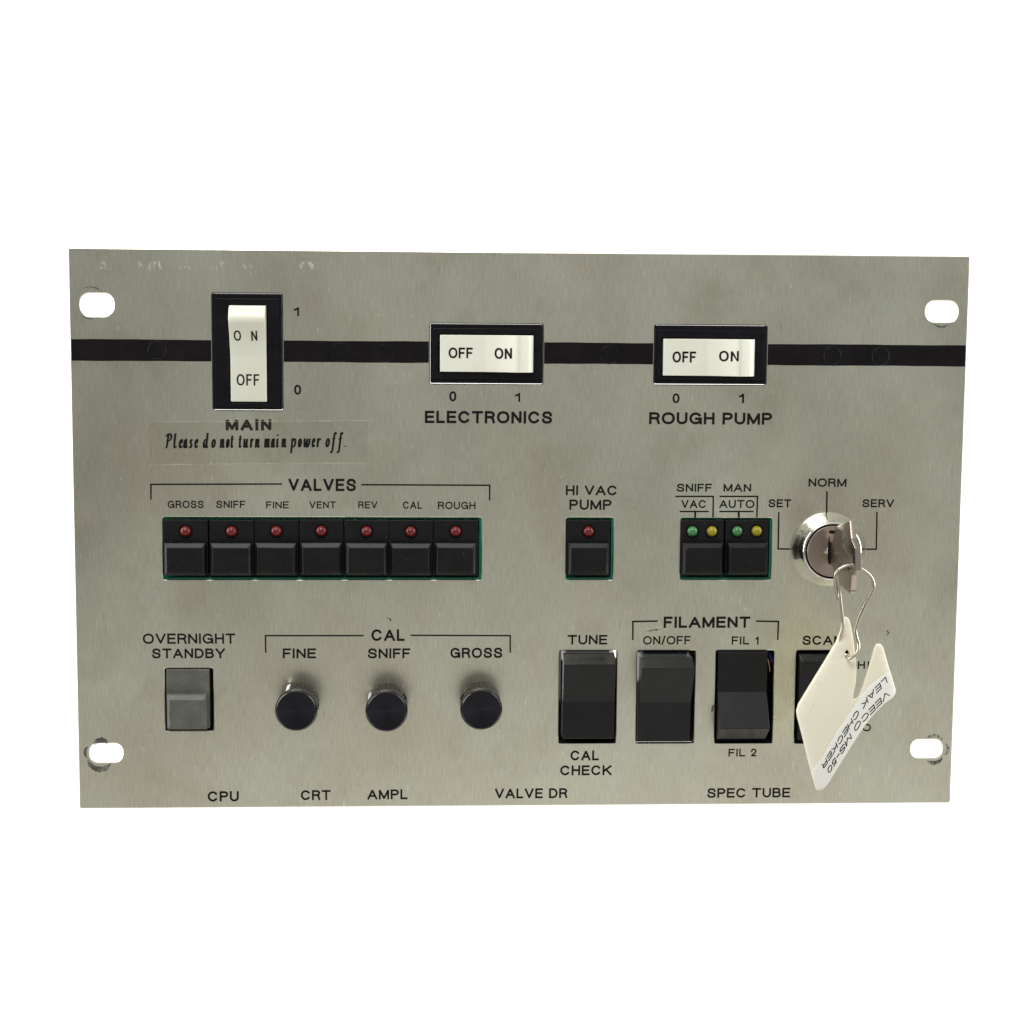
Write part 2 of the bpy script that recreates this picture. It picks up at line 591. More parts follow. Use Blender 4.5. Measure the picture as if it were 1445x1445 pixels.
def lettering(mb, text, x0, x1, y0, y1, weight=0.165, warp=None, z=0.05, space=0.32, squeeze=1.0):
    """fit a line of capitals into the box x0..x1, y0..y1 (mm), spreading the letters"""
    warp = warp or (lambda x, y, zz: (x, y, zz))
    h = y1 - y0
    t = weight * h
    ws = [space * h if c == ' ' else max(GLYPH[c][0] * h * squeeze, t) for c in text]
    total = x1 - x0
    natural = sum(ws)
    gaps = len(text) - 1
    gap = (total - natural) / gaps if gaps else 0
    sc = 1.0
    if gaps and squeeze == 1.0:
        sc = min((total - 0.15 * h * gaps) / natural, 1.15)
        gap = (total - natural * sc) / gaps
    elif gaps and gap < 0.12 * h:
        sc = (total - 0.12 * h * gaps) / natural
        gap = 0.12 * h
    if not gaps:
        sc = total / natural if GLYPH[text][0] else 1.0
    x = x0
    k = 0
    for c, w in zip(text, ws):
        w *= sc
        if c != ' ':
            for st in GLYPH[c][1]:
                ribbon(mb, [(x + t / 2 + px * (w - t), y0 + t / 2 + py * (h - t)) for px, py in st], t,
                       z + 0.004 * (k % 3), warp)
                k += 1
        x += w + gap
    return mb


# italic broad-nib hand, x-height 1
HAND = {
    'P': (.62, [[(.0, 1.42), (.2, 1.7), (.42, 1.68), (.56, 1.4), (.46, 1.0), (.25, .82), (.1, .9)], [(.22, 1.6), (.12, .5), (.02, 0)]]),
    'l': (.3, [[(.14, 1.72), (.08, .8), (.06, .18), (.14, 0), (.28, .14)]]),
    'e': (.48, [[(.06, .48), (.34, .6), (.42, .84), (.3, 1), (.12, .84), (.03, .4), (.12, .04), (.26, .02), (.44, .22)]]),
    'a': (.58, [[(.46, .94), (.26, 1), (.06, .62), (.04, .14), (.16, 0), (.34, .3), (.46, .96)], [(.48, 1), (.42, .16), (.48, 0), (.6, .14)]]),
    's': (.42, [[(.38, .86), (.26, 1), (.1, .86), (.16, .6), (.3, .38), (.28, .1), (.12, 0), (.0, .14)]]),
    'd': (.58, [[(.46, .94), (.26, 1), (.06, .62), (.04, .14), (.16, 0), (.34, .3), (.46, .9)], [(.54, 1.75), (.46, .8), (.42, .14), (.5, 0), (.6, .12)]]),
    'o': (.5, [[(.26, 1), (.08, .75), (.04, .25), (.18, 0), (.38, .22), (.44, .75), (.26, 1)]]),
    'n': (.58, [[(.08, 1), (.06, .5), (.03, 0)], [(.05, .4), (.2, .85), (.36, 1), (.43, .84), (.39, .14), (.46, 0), (.56, .12)]]),
    't': (.36, [[(.16, 1.4), (.1, .6), (.08, .16), (.16, 0), (.3, .14)], [(-.02, .97), (.34, 1)]]),
    'u': (.6, [[(.06, 1), (.04, .24), (.12, 0), (.28, .2), (.44, .86)], [(.46, 1), (.41, .15), (.48, 0), (.6, .12)]]),
    'r': (.42, [[(.08, 1), (.06, .5), (.03, 0)], [(.05, .4), (.18, .82), (.32, 1), (.42, .88)]]),
    'm': (.9, [[(.08, 1), (.06, .5), (.03, 0)], [(.05, .4), (.18, .85), (.32, 1), (.39, .84), (.36, 0)],
               [(.37, .4), (.5, .85), (.66, 1), (.74, .84), (.7, .14), (.77, 0), (.88, .12)]]),
    'i': (.28, [[(.1, 1), (.06, .16), (.13, 0), (.26, .14)], [(.13, 1.42), (.15, 1.5)]]),
    'p': (.56, [[(.12, 1.02), (.08, .4), (.0, -.72)], [(.08, .5), (.24, .95), (.4, .98), (.46, .6), (.38, .12), (.22, 0), (.06, .14)]]),
    'w': (.78, [[(.04, 1), (.05, .2), (.14, 0), (.3, .5), (.36, .95)], [(.36, .95), (.38, .12), (.48, 0), (.66, .5), (.68, .98)]]),
    'f': (.5, [[(.62, 1.55), (.5, 1.74), (.36, 1.45), (.24, .5), (.12, -.4), (.0, -.72), (-.14, -.6)], [(.08, .97), (.46, 1)]]),
    '.': (.2, [[(.06, .04), (.1, .08)]]),
}


def hull(pts):
    pts = sorted(set((round(x, 5), round(y, 5)) for x, y in pts))

    def half(ps):
        h = []
        for p in ps:
            while len(h) > 1 and (h[-1][0] - h[-2][0]) * (p[1] - h[-2][1]) - (h[-1][1] - h[-2][1]) * (p[0] - h[-2][0]) <= 0:
                h.pop()
            h.append(p)
        return h
    a, b = half(pts), half(pts[::-1])
    return a[:-1] + b[:-1]


def handwriting(mb, word, u0, u1, vb, xh_px, z):
    a, b = at(u0, vb, 0), at(u1, vb, 0)
    xh = (at(u0, vb - xh_px, 0) - a).length
    w, strokes = HAND[word]
    xs = [x for st in strokes for x, _ in st]
    lo, hi = min(xs), max(xs)
    nib_w, nib_h = 0.125, 0.06
    sx = max((b.x - a.x - 2 * nib_w * xh) / max(hi - lo, 0.1), 0.2) if word != '.' else 1.0
    nib = [(nib_w * math.cos(t), nib_w * 0.25 * math.cos(t) + nib_h * math.sin(t)) for t in
           [i * math.pi / 4 for i in range(8)]]
    k = 0
    for st in strokes:
        pl = [(a.x + nib_w * xh + (px - lo) * sx + .04 * py * xh, a.y + py * xh) for px, py in curve(st, 5)]
        for p, q in zip(pl, pl[1:]):
            hp = hull([(p[0] + nx * xh, p[1] + ny * xh) for nx, ny in nib] +
                      [(q[0] + nx * xh, q[1] + ny * xh) for nx, ny in nib])
            if len(hp) > 2:
                mb.add([(hx, hy, z + 0.002 * (k % 9)) for hx, hy in hp], [tuple(range(len(hp)))])
            k += 1


# ================================================================== SETTING
bd = MB()
bd.add([(-2500, -1500, -620), (2500, -1500, -620), (2500, 2500, -620), (-2500, 2500, -620),
        (-2500, -1500, -640), (2500, -1500, -640), (2500, 2500, -640), (-2500, 2500, -640)],
       [(0, 1, 2, 3), (7, 6, 5, 4), (4, 5, 1, 0), (5, 6, 2, 1), (6, 7, 3, 2), (7, 4, 0, 3)])
M['white_wall'] = material('white_backdrop', (0.86, 0.86, 0.86), 0.9, spec=0.1)
backdrop = obj('white_backdrop', bd, 'white_wall', None)
backdrop['kind'] = 'structure'

# ================================================================== PANEL
panel = thing('control_panel', (0, 0, 0),
              'brushed steel control panel with a black stripe, rocker switches, push buttons and black knobs',
              'control panel')

CUT = {  # openings in the plate, boxes in the photograph
    'main': (300, 414, 398.5, 579), 'electronics': (607, 457, 766, 542), 'rough': (923.5, 459, 1081.5, 543),
    'valves': (230, 730, 679, 818), 'hivac': (799, 730.5, 865, 818), 'modes': (960.5, 731, 1088.5, 818),
    'standby': (233, 943, 301, 1031), 'tune': (789, 918, 869.5, 1049), 'onoff': (898.5, 918, 980, 1049),
    'fil': (1009.5, 918, 1091, 1049), 'scan': (1122.5, 918, 1203, 1049),
}
BOX = {k: rect_px(*v) for k, v in CUT.items()}
SLOTS = [(112.5, 413.5, 161.3, 446), (1306, 424.5, 1352.5, 454.7), (126, 1049, 174, 1076), (1285, 1043.5, 1330.5, 1069.7)]
holes = [rrect(*BOX[k], 0.6, 3) for k in CUT]
SLOT_MM = []
for s in SLOTS:
    x0, x1, y0, y1 = rect_px(*s)
    SLOT_MM.append((x0, x1, y0, y1))
    holes.append(rrect(x0, x1, y0, y1, (y1 - y0) * 0.44, 8))
plate = obj('face_plate', sheet([rrect(-PW / 2, PW / 2, 0, PH, 0.8, 3)] + holes, -PT, 0.0, 0.35), 'steel', panel,
            (0, 0, 0), True, 20)


# black stripe, in the pieces left between the switches
def flat(mb, x0, x1, y0, y1, z):
    return mb.add([(x0, y0, z), (x1, y0, z), (x1, y1, z), (x0, y1, z)], [(0, 1, 2, 3)])


sy1, sy0 = at(200, 479.3).y, at(200, 508.6).y
sy1b, sy0b = at(1250, 486.3).y, at(1250, 517.2).y
sy1, sy0 = (sy1 + sy1b) / 2, (sy0 + sy0b) / 2
edges = [(-PW / 2 + 0.4, BOX['main'][0] - 0.5), (BOX['main'][1] + 0.5, BOX['electronics'][0] - 0.5),
         (BOX['electronics'][1] + 0.5, BOX['rough'][0] - 0.5), (BOX['rough'][1] + 0.5, PW / 2 - 0.4)]
for a, b in edges:
    mb = MB()
    n = 24
    wob = lambda x: 0.06 * math.sin(x * .11) + 0.035 * math.sin(x * .37 + 1)
    top = [(a + (b - a) * i / n, sy1 + wob(a + (b - a) * i / n), 0.04) for i in range(n + 1)]
    bot = [(a + (b - a) * i / n, sy0 + wob(a + (b - a) * i / n + 40), 0.04) for i in range(n + 1)]
    mb.add(bot + top, [(i, i + 1, n + 2 + i, n + 1 + i) for i in range(n)])
    obj('black_stripe', mb, 'stripe', panel)
for u, v in ((222, 494), (480, 497.5), (543, 498.5), (860, 501), (1174.5, 502), (1242.5, 503)):
    c = at(u, v)
    ring = []
    mb = MB()
    N = 40
    for k in range(N):
        a = 2 * math.pi * k / N
        for rr, zz in ((3.3, 0.045), (3.48, 0.17), (3.66, 0.045)):
            ring.append((c.x + rr * math.cos(a), c.y + rr * math.sin(a), zz))
    fs = []
    for k in range(N):
        j = (k + 1) % N
        for q in range(2):
            fs.append((k * 3 + q, j * 3 + q, j * 3 + q + 1, k * 3 + q + 1))
    mb.add(ring, fs)
    obj('stud_ring', mb, 'bezel', panel, smooth=True)

# ------------------------------------------------------------------ printed legends
LEG = [
    ('1', 414.5, 433, 422, 446, .17), ('0', 415, 543, 425, 557, .17),
    ('MAIN', 318.5, 591.5, 383, 607.5, .225),
    ('ELECTRONICS', 599.5, 580, 779.5, 597.5, .18), ('0', 634, 552, 644, 566.5, .17), ('1', 727, 554, 734, 567, .17),
    ('ROUGH PUMP', 916, 582, 1089.5, 599, .18), ('0', 949, 555, 959, 569, .17), ('1', 1043, 555, 1050, 569, .17),
    ('VALVES', 407, 675.5, 502.5, 693, .17),
    ('GROSS', 236.5, 706.5, 287.5, 717, .15), ('SNIFF', 305, 706.5, 346, 717, .15), ('FINE', 375.5, 707.5, 407.5, 717.5, .15),
    ('VENT', 436.5, 707.5, 474, 717.5, .15), ('REV', 505.5, 707.5, 532.5, 717.5, .15), ('CAL', 568.5, 707.5, 595.5, 718, .15),
    ('ROUGH', 618, 708, 671, 718.5, .15),
    ('HI VAC', 798.5, 685, 871, 699, .165), ('PUMP', 803.5, 705, 863, 719.5, .165),
    ('SNIFF', 955, 682.5, 1004.5, 694, .165), ('MAN', 1021, 682.5, 1060, 694, .165),
    ('VAC', 961.5, 705.5, 996.5, 717, .155), ('AUTO', 1015, 705.5, 1064.5, 717, .155),
    ('NORM', 1141, 675, 1194.5, 687, .165), ('SET', 1084.5, 704.5, 1116.5, 716, .165), ('SERV', 1217, 704.5, 1261.5, 716, .165),
    ('OVERNIGHT', 201.5, 894, 332, 908.5, .155), ('STANDBY', 214.5, 915, 317.5, 929, .165),
    ('CAL', 524, 888, 571, 904.5, .165), ('FINE', 399, 915, 446, 929, .165), ('SNIFF', 519, 915, 579, 929, .165),
    ('GROSS', 635.5, 914, 709, 928.5, .165),
    ('TUNE', 801, 896, 857, 909.5, .165), ('FILAMENT', 936.5, 870, 1058.5, 886, .18),
    ('ON/OFF', 907.5, 897.5, 974.5, 909.5, .15), ('FIL 1', 1032.5, 898, 1070.5, 909.5, .155), ('FIL 2', 1028, 1056.5, 1067.5, 1067.5, .155),
    ('SCAN', 1132.5, 897, 1188.5, 910, .165), ('HI', 1210.5, 933, 1226.5, 944, .16), ('LO', 1207, 1021.5, 1229, 1032, .16),
    ('CAL', 805, 1059, 845, 1073, .165), ('CHECK', 790.5, 1080, 863, 1094, .165),
    ('CPU', 293, 1116.5, 337, 1131, .165), ('CRT', 424.5, 1115, 466.5, 1129, .16), ('AMPL', 518.5, 1114, 575, 1128, .16),
    ('VALVE DR', 698.5, 1112.5, 800.5, 1126.5, .16), ('SPEC TUBE', 998, 1112, 1115, 1125.5, .16),
]
for text, u0, v0, u1, v1, wt in LEG:
    x0, x1, y0, y1 = rect_px(u0, v0, u1, v1)
    obj('printed_legend', lettering(MB(), text, x0, x1, y0, y1, wt * 1.17), 'ink', panel, fix=False)

LINES = [  # (polyline in the photograph, thickness in mm)
    ('bracket_line', [(213, 704), (213, 683.5), (397, 683)], .62), ('bracket_line', [(511, 684), (691, 684.8), (691, 705)], .62),
    ('bracket_line', [(375, 920), (374.5, 897), (512, 897)], .6), ('bracket_line', [(580.5, 896.5), (720, 897), (720, 920)], .6),
    ('bracket_line', [(893, 902), (893, 877), (927, 876.5)], .66), ('bracket_line', [(1068, 876.5), (1098.5, 877), (1097.5, 902)], .66),
    ('leader_line', [(954, 700.5), (1006.5, 700.5), (1006.2, 729)], .62), ('leader_line', [(1016.5, 700.5), (1069, 700.5), (1068, 729)], .62),
    ('leader_line', [(960, 721.8), (999, 721.8)], .6), ('leader_line', [(981, 722), (981, 729)], .8),
    ('leader_line', [(1016, 721.8), (1062.5, 721.8)], .6), ('leader_line', [(1042.5, 722), (1042.5, 729)], .8),
    ('leader_line', [(1167, 694.5), (1166.5, 721)], .66), ('leader_line', [(1099, 723.5), (1098, 774.5), (1114, 774.8)], .62),
    ('leader_line', [(1237.5, 723.5), (1236.5, 775), (1223, 775)], .62),
]
for name, pts, t in LINES:
    mb = MB()
    q = [at(u, v) for u, v in pts]
    q = [(p.x, p.y) for p in q]
    ribbon(mb, q, t, 0.055 if t != .8 else 0.062, lambda x, y, z: (x, y, z))
    obj(name, mb, 'ink', panel, fix=False)


# ------------------------------------------------------------------ wear on the plate
def crescent(u, v, r0, r1, a0, a1, z=0.06, sq=1.0, seed=1, mat='scuff'):
    rnd = random.Random(seed)
    c = at(u, v)
    N = 36
    inn, out = [], []
    for k in range(N + 1):
        f = k / N
        a = math.radians(a0 + (a1 - a0) * f)
        taper = math.sin(math.pi * f) ** 0.6
        ra = r0 + 0.1 * rnd.random()
        rb = r0 + (r1 - r0) * taper * (0.85 + 0.2 * rnd.random())
        inn.append((c.x + ra * math.cos(a), c.y + ra * math.sin(a) * sq, z))
        out.append((c.x + rb * math.cos(a), c.y + rb * math.sin(a) * sq, z))
    mb = MB()
    mb.add(inn + out, [(i, i + 1, N + 2 + i, N + 1 + i) for i in range(N)])
    obj('scuff_mark', mb, mat, panel, fix=False)


crescent(142, 1063, 5.4, 7.8, 205, 315, seed=2, mat='scuff_heavy')
crescent(144, 1063, 4.2, 6.6, 55, 135, seed=3, mat='scuff_heavy')
crescent(142, 1063, 5.6, 6.8, 150, 200, seed=13, mat='scuff_heavy')
crescent(127, 430, 6.6, 7.2, 40, 110, seed=4)
crescent(127, 430, 5.2, 5.7, 230, 300, seed=5)
crescent(1330, 440, 5.6, 6.4, 225, 300, seed=6)
crescent(1317, 1057, 5.0, 6.4, 45, 125, seed=7)
crescent(1317, 1057, 5.0, 6.8, 240, 320, seed=8)
crescent(1322, 1057, 4.0, 5.4, -38, 35, seed=9)
for pts, t, mat in (([(911, 891.5), (920, 889.5), (932, 888.5)], .5, 'scuff'), ([(917, 890.5), (926, 888)], .4, 'scuff'),
                    ([(547, 872), (551, 874), (551, 876)], .5, 'scuff'), ([(1252, 890), (1254, 893), (1252, 896)], .5, 'scuff'),
                    ([(1006, 996), (1005, 1003)], 1.0, 'rust'), ([(1046, 846), (1052, 859)], .6, 'scuff_light'),
                    ([(1150, 853), (1158, 858)], .9, 'scuff_light'), ([(923, 754), (927, 764)], .4, 'scuff_light'),
                    ([(1180, 612), (1210, 640)], .3, 'scuff_light'), ([(768, 412), (775, 428)], .4, 'scuff_light'),
                    ([(610, 380), (618, 378)], .5, 'scuff_light')):
    mb = MB()
    ribbon(mb, [tuple(at(u, v))[:2] for u, v in pts], t, 0.06, lambda x, y, z: (x, y, z))
    obj('scratch', mb, mat, panel, fix=False)
for u0, u1 in ((128, 158), (196, 232), (252, 268), (298, 318), (340, 356), (422, 452)):
    mb = MB()
    x0, x1, y0, y1 = rect_px(u0, 369, u1, 380)
    flat(mb, x0, x1, y0, y1, 0.05)
    obj('rub_mark', mb, 'scuff_light', panel, fix=False)


# ------------------------------------------------------------------ large white rockers
def paddle_switch(key, along, us, vs, texts, label):
    """along 'y': ON end up; along 'x': ON end right. us/vs: measured edges, see below"""
    x0, x1, y0, y1 = BOX[key]
    g = 0.35
    bx = (x0 + .12, x1 - .16, y0 + g, y1 - .1)
    org = ((x0 + x1) / 2, (y0 + y1) / 2, 0)
    if along == 'y':
        wl_, wr_ = at(us[0], vs[0], 2.2).x, at(us[1], vs[0], 2.2).x
        s0, s1 = at(350, vs[0], 2.2).y, at(348, vs[1], 2.8).y
        s2, s3 = at(346, vs[2], 9.0).y, at(346, vs[3], 6.2).y
    else:
        wl_, wr_ = at(us[0], vs[1], 2.2).y, at(us[0], vs[0], 2.2).y
        s0, s1 = at(us[0], vs[0], 2.2).x, at(us[1], vs[0], 2.8).x
        s2, s3 = at(us[2], vs[0], 9.0).x, at(us[3], vs[0], 6.2).x
    hole = (wl_ - .5, wr_ + .5, s0 - .6, s3 + .3) if along == 'y' else (s0 - .6, s3 + .3, wl_ - .5, wr_ + .5)
    part = obj('rocker_switch', sheet([rrect(*bx, .5, 3), rrect(*hole, .3, 2)], -6, 0.9, 0.25), 'bezel', panel, org,
               True, 20, label=label)
    # raised lip round the bezel and a dark housing behind
    lip = sheet([rrect(bx[0] + .7, bx[1] - .7, bx[2] + 1.7, bx[3] - 1.7, .4, 2), rrect(*hole, .3, 2)] if along == 'x' else
                [rrect(bx[0] + .9, bx[1] - .9, bx[2] + .9, bx[3] - 1.9, .4, 2), rrect(*hole, .3, 2)], 0.85, 1.7, 0.22)
    obj('bezel_lip', lip, 'bezel', part, org, True, 20)
    obj('housing', MB().box(bx[0] + .5, bx[1] - .5, bx[2] + .5, bx[3] - .5, -14, -6.05), 'dark', part, org)
    prof = [(s0, -5.0), (s0, 1.9), (s0 + .15, 2.2), (s0 + .5, 2.35)]
    sa = s1 - 0.8
    prof += [(sa, 2.65)]
    for k in range(1, 15):          # one soft hollow from the pressed half up to the proud end
        f = k / 14
        prof.append((sa + (s2 - .8 - sa) * f, 2.65 + 6.2 * (0.55 * f + 0.45 * f ** 2.0)))
    prof += [(s2 - .1, 9.1), (s2 + .6, 9.15), (s2 + 1.3, 8.95), (s2 + (s3 - s2) * .55, 8.3), (s2 + (s3 - s2) * .8, 7.3), (s3 - .4, 6.3), (s3, 5.2), (s3, -5.0)]
    outline = prof[::-1]
    mb = MB()
    mb.prism(outline, 'x' if along == 'y' else 'y', wl_, wr_)
    obj('rocker', mb, 'ivory', part, org, True, 40, bevel=0.6)

    def height(s):
        for (a, za), (b, zb) in zip(prof[3:], prof[4:]):
            if a <= s <= b and b > a:
                return za + (zb - za) * (s - a) / (b - a)
        return 3.0
    for text, (u0, v0, u1, v1), zt, wt in texts:
        tx0, tx1, ty0, ty1 = rect_px(u0, v0, u1, v1, zt)
        ax = 1 if along == 'y' else 0
        obj('lettering', lettering(MB(), text, tx0, tx1, ty0, ty1, wt,
                                   lambda x, y, z: (x, y, height((x, y)[ax]) + 0.05 + z * .4), squeeze=0.72 if along == 'y' else 0.86), 'ink', part, org, fix=False)
    return part


paddle_switch('main', 'y', (326, 376.5), (567, 503, 452, 431),
              [('ON', (330, 466.5, 363, 481), 5.7, .14), ('OFF', (334, 528, 366, 544), 2.5, .14)],
              'upright white rocker lettered ON and OFF in a black bezel above MAIN')
paddle_switch('electronics', 'x', (621, 686, 731, 753), (472.5, 524.5),
              [('OFF', (633, 490.5, 667, 505.5), 2.5, .175), ('ON', (698, 491, 722, 506.5), 5.2, .175)],
              'white rocker lettered OFF and ON in a black bezel above ELECTRONICS')
paddle_switch('rough', 'x', (936.5, 1000, 1044, 1066), (478, 530),
              [('OFF', (949, 496, 982, 511.5), 2.5, .175), ('ON', (1015, 495, 1040, 510), 5.2, .175)],
              'white rocker lettered OFF and ON in a black bezel above ROUGH PUMP')


# ------------------------------------------------------------------ indicator push buttons
def button_mesh(cx, cy, w, h, ztop=4.6, zlow=0.9):
    """flat upper field and a raised, bevelled lower cap"""
    x0, x1, y0, y1 = cx - w / 2, cx + w / 2, cy - h / 2, cy + h / 2
    ys = y0 + h * 0.60
    mb = MB()
    mb.box(x0, x1, y0, y1, -5, zlow)
    bx, bt, bb = 1.75, 2.0, 0.9
    r = lambda a, b, c, d, z: [(a, c, z), (b, c, z), (b, d, z), (a, d, z)]
    mb.loft([r(x0 + .6, x1 - .6, y0 + .15, ys, zlow - .05), r(x0 + .7, x1 - .7, y0 + .25, ys - .1, ztop - 1.05),
             r(x0 + bx, x1 - bx, y0 + bb + .4, ys - bt, ztop)])
    return mb


def led(cx, cy, z, mat, part, org, r=2.15, name='indicator_lens'):
    mb = MB()
    prof = [(r, z - 1.5)] + [(r * math.cos(math.radians(a)), z + r * 0.95 * math.sin(math.radians(a)))
                             for a in (0, 15, 30, 45, 58, 70, 80, 87)]
    mb.lathe(cx, cy, prof, 32)
    o = obj(name, mb, mat, part, org, True, 60)
    sock = MB()
    sock.lathe(cx, cy, [(r + .75, z - .1), (r + .7, z + .07), (r + .05, z + .04), (r + .05, z - .1)], 32)
    obj('lens_socket', sock, 'dark', part, org, True, 30)
    return o


BW, BH = 17.45, 22.0
NAMES = ['GROSS', 'SNIFF', 'FINE', 'VENT', 'REV', 'CAL', 'ROUGH']
us = [261.5, 326.5, 390, 453.5, 517, 580, 643]
proto = None
for i, u in enumerate(us):
    c = at(u, 772.5, 0.9)
    lc = at(u + .3, 750, 1.6)
    org = (at(u, 750, 1.6).x, c.y, 0)
    if proto is None:
        proto = obj('push_button', button_mesh(org[0], c.y, BW, BH), 'button', panel, org, bevel=0.18)
        led(org[0], lc.y, 0.9, 'red_led', proto, org)
        b = proto
    else:
        b = copy_tree(proto, org, panel)
    b['label'] = 'black push button with a red lens under %s' % NAMES[i]
x0, x1, y0, y1 = rect_px(800.5, 732, 860.5, 814, 1.0)
org = (at(830.5, 750, 1.6).x, at(830, 772.5, 0.9).y, 0)
b = copy_tree(proto, org, panel)
b['label'] = 'single black push button with a red lens under HI VAC PUMP'
proto2 = None
for ua, ub, lab in ((977.5, 1005, 'VAC and SNIFF'), (1041, 1068, 'AUTO and MAN')):
    a, c = at(ua, 750, 1.6), at(ub, 750, 1.6)
    org = ((a.x + c.x) / 2, at(ua, 772.5, 0.9).y, 0)
    if proto2 is None:
        proto2 = obj('push_button', button_mesh(org[0], org[1], BW, BH), 'button', panel, org, bevel=0.18)
        hw = (c.x - a.x) / 2
        led(org[0] - hw, a.y, 0.9, 'green_led', proto2, org, 2.1)
        led(org[0] + hw, a.y, 0.9, 'yellow_led', proto2, org, 2.1)
        b = proto2
    else:
        b = copy_tree(proto2, org, panel)
    b['label'] = 'black push button with green and yellow lenses under %s' % lab
# green circuit boards behind the openings, with a raised green edge showing at the right and below
for key in ('valves', 'hivac', 'modes'):
    x0, x1, y0, y1 = BOX[key]
    org = ((x0 + x1) / 2, (y0 + y1) / 2, -6)
    mb = MB().box(x0 - 4, x1 + 4, y0 - 4, y1 + 4, -8, -6)
    brd = obj('circuit_board', mb, 'green_board', panel, org)
    e = MB()
    e.box(x1 - .75, x1 - .05, y0 + .1, y1 - .1, -5.9, -.6)
    e.box(x0 + .1, x1 - .8, y0 + .05, y0 + .8, -5.9, -.6)
    obj('board_edge', e, 'green_board', brd, org, bevel=0.1)

# ------------------------------------------------------------------ grey standby button
x0, x1, y0, y1 = rect_px(235, 945, 295.5, 1027.5, 0.8)
org = ((x0 + x1) / 2, (y0 + y1) / 2, 0)
sb = obj('push_button', button_mesh(org[0], org[1], x1 - x0, y1 - y0, 5.0, 0.8), 'grey', panel, org, bevel=0.18,
         label='plain grey push button under OVERNIGHT STANDBY')
X = BOX['standby']
obj('housing', MB().box(X[0] - 2, X[1] + 2, X[2] - 2, X[3] + 2, -14, -5.1), 'dark', sb, org)
sides = MB()
sides.box(X[0] - 1.5, X[0] - .05, X[2] - 1.5, X[3] + 1.5, -5.0, -3.1)
sides.box(X[1] + .05, X[1] + 1.5, X[2] - 1.5, X[3] + 1.5, -5.0, -3.1)
obj('side_wall', sides, 'dark', sb, org)


# ------------------------------------------------------------------ turned knobs
def knob_part(ub, vb, uf, vf, turn, label):
    b = at(ub, vb, 0)
    f = at(uf, vf, 16.5)
    cx, cy = (b.x + 2 * f.x) / 3, (b.y + 2 * f.y) / 3
    org = (cx, cy, 0)
    prof = [(7.6, 0.8), (8.0, 1.2), (8.15, 1.8)] + [(8.15, 2 + k * 1.1) for k in range(10)] + \
           [(8.15, 11.9), (8.1, 12.1), (7.9, 12.3), (7.9, 12.9), (8.3, 13.1), (8.35, 14.9), (8.2, 15.5), (7.75, 16.1), (7.6, 16.3), (7.52, 16.2), (7.45, 15.2)]
    mb = MB()
    mb.lathe(cx, cy, prof, 640, 0.65, 44, (1.5, 12.0))
    k = obj('knob', mb, 'knob', panel, org, True, 28, label=label)
    face = MB()
    face.lathe(cx, cy, [(7.55, 15.0), (7.5, 16.22), (6.8, 16.2), (3.0, 16.1), (0.05, 16.05)], 96)
    obj('knob_face', face, 'knob_face', k, org, True, 40)
    a = math.radians(turn)
    mark = MB()
    ca, sa = math.cos(a), math.sin(a)
    put = lambda r, t, z: (cx + r * ca - t * sa, cy + r * sa + t * ca, z)
    w = 0.6
    mark.add([put(7.6, -w, 2), put(8.42, -w, 2), put(8.42, w, 2), put(7.6, w, 2),
              put(7.6, -w, 12.2), put(8.42, -w, 12.2), put(8.42, w, 12.2), put(7.6, w, 12.2)],
             [(3, 2, 1, 0), (4, 5, 6, 7), (0, 1, 5, 4), (1, 2, 6, 5), (2, 3, 7, 6), (3, 0, 4, 7)])
    obj('pointer_mark', mark, 'white_mark', k, org)
    h = math.radians(turn - 120)
    hole = MB()
    ring = []
    for rr in (7.7, 8.25):
        ring.append([(cx + rr * math.cos(h) - 1.25 * math.cos(t) * math.sin(h),
                      cy + rr * math.sin(h) + 1.25 * math.cos(t) * math.cos(h), 6.5 + 1.25 * math.sin(t))
                     for t in [2 * math.pi * q / 20 for q in range(20)]])
    hole.loft(ring)
    obj('set_screw', hole, 'dark', k, org)


knob_part(421.5, 990, 418, 1003.5, 117, 'black knurled knob with a white pointer under FINE')
knob_part(547, 991, 545.3, 1004.5, 148, 'black knurled knob with a white pointer under SNIFF')
knob_part(680, 989, 678, 1001.8, 278, 'black knurled knob with a set screw hole under GROSS')


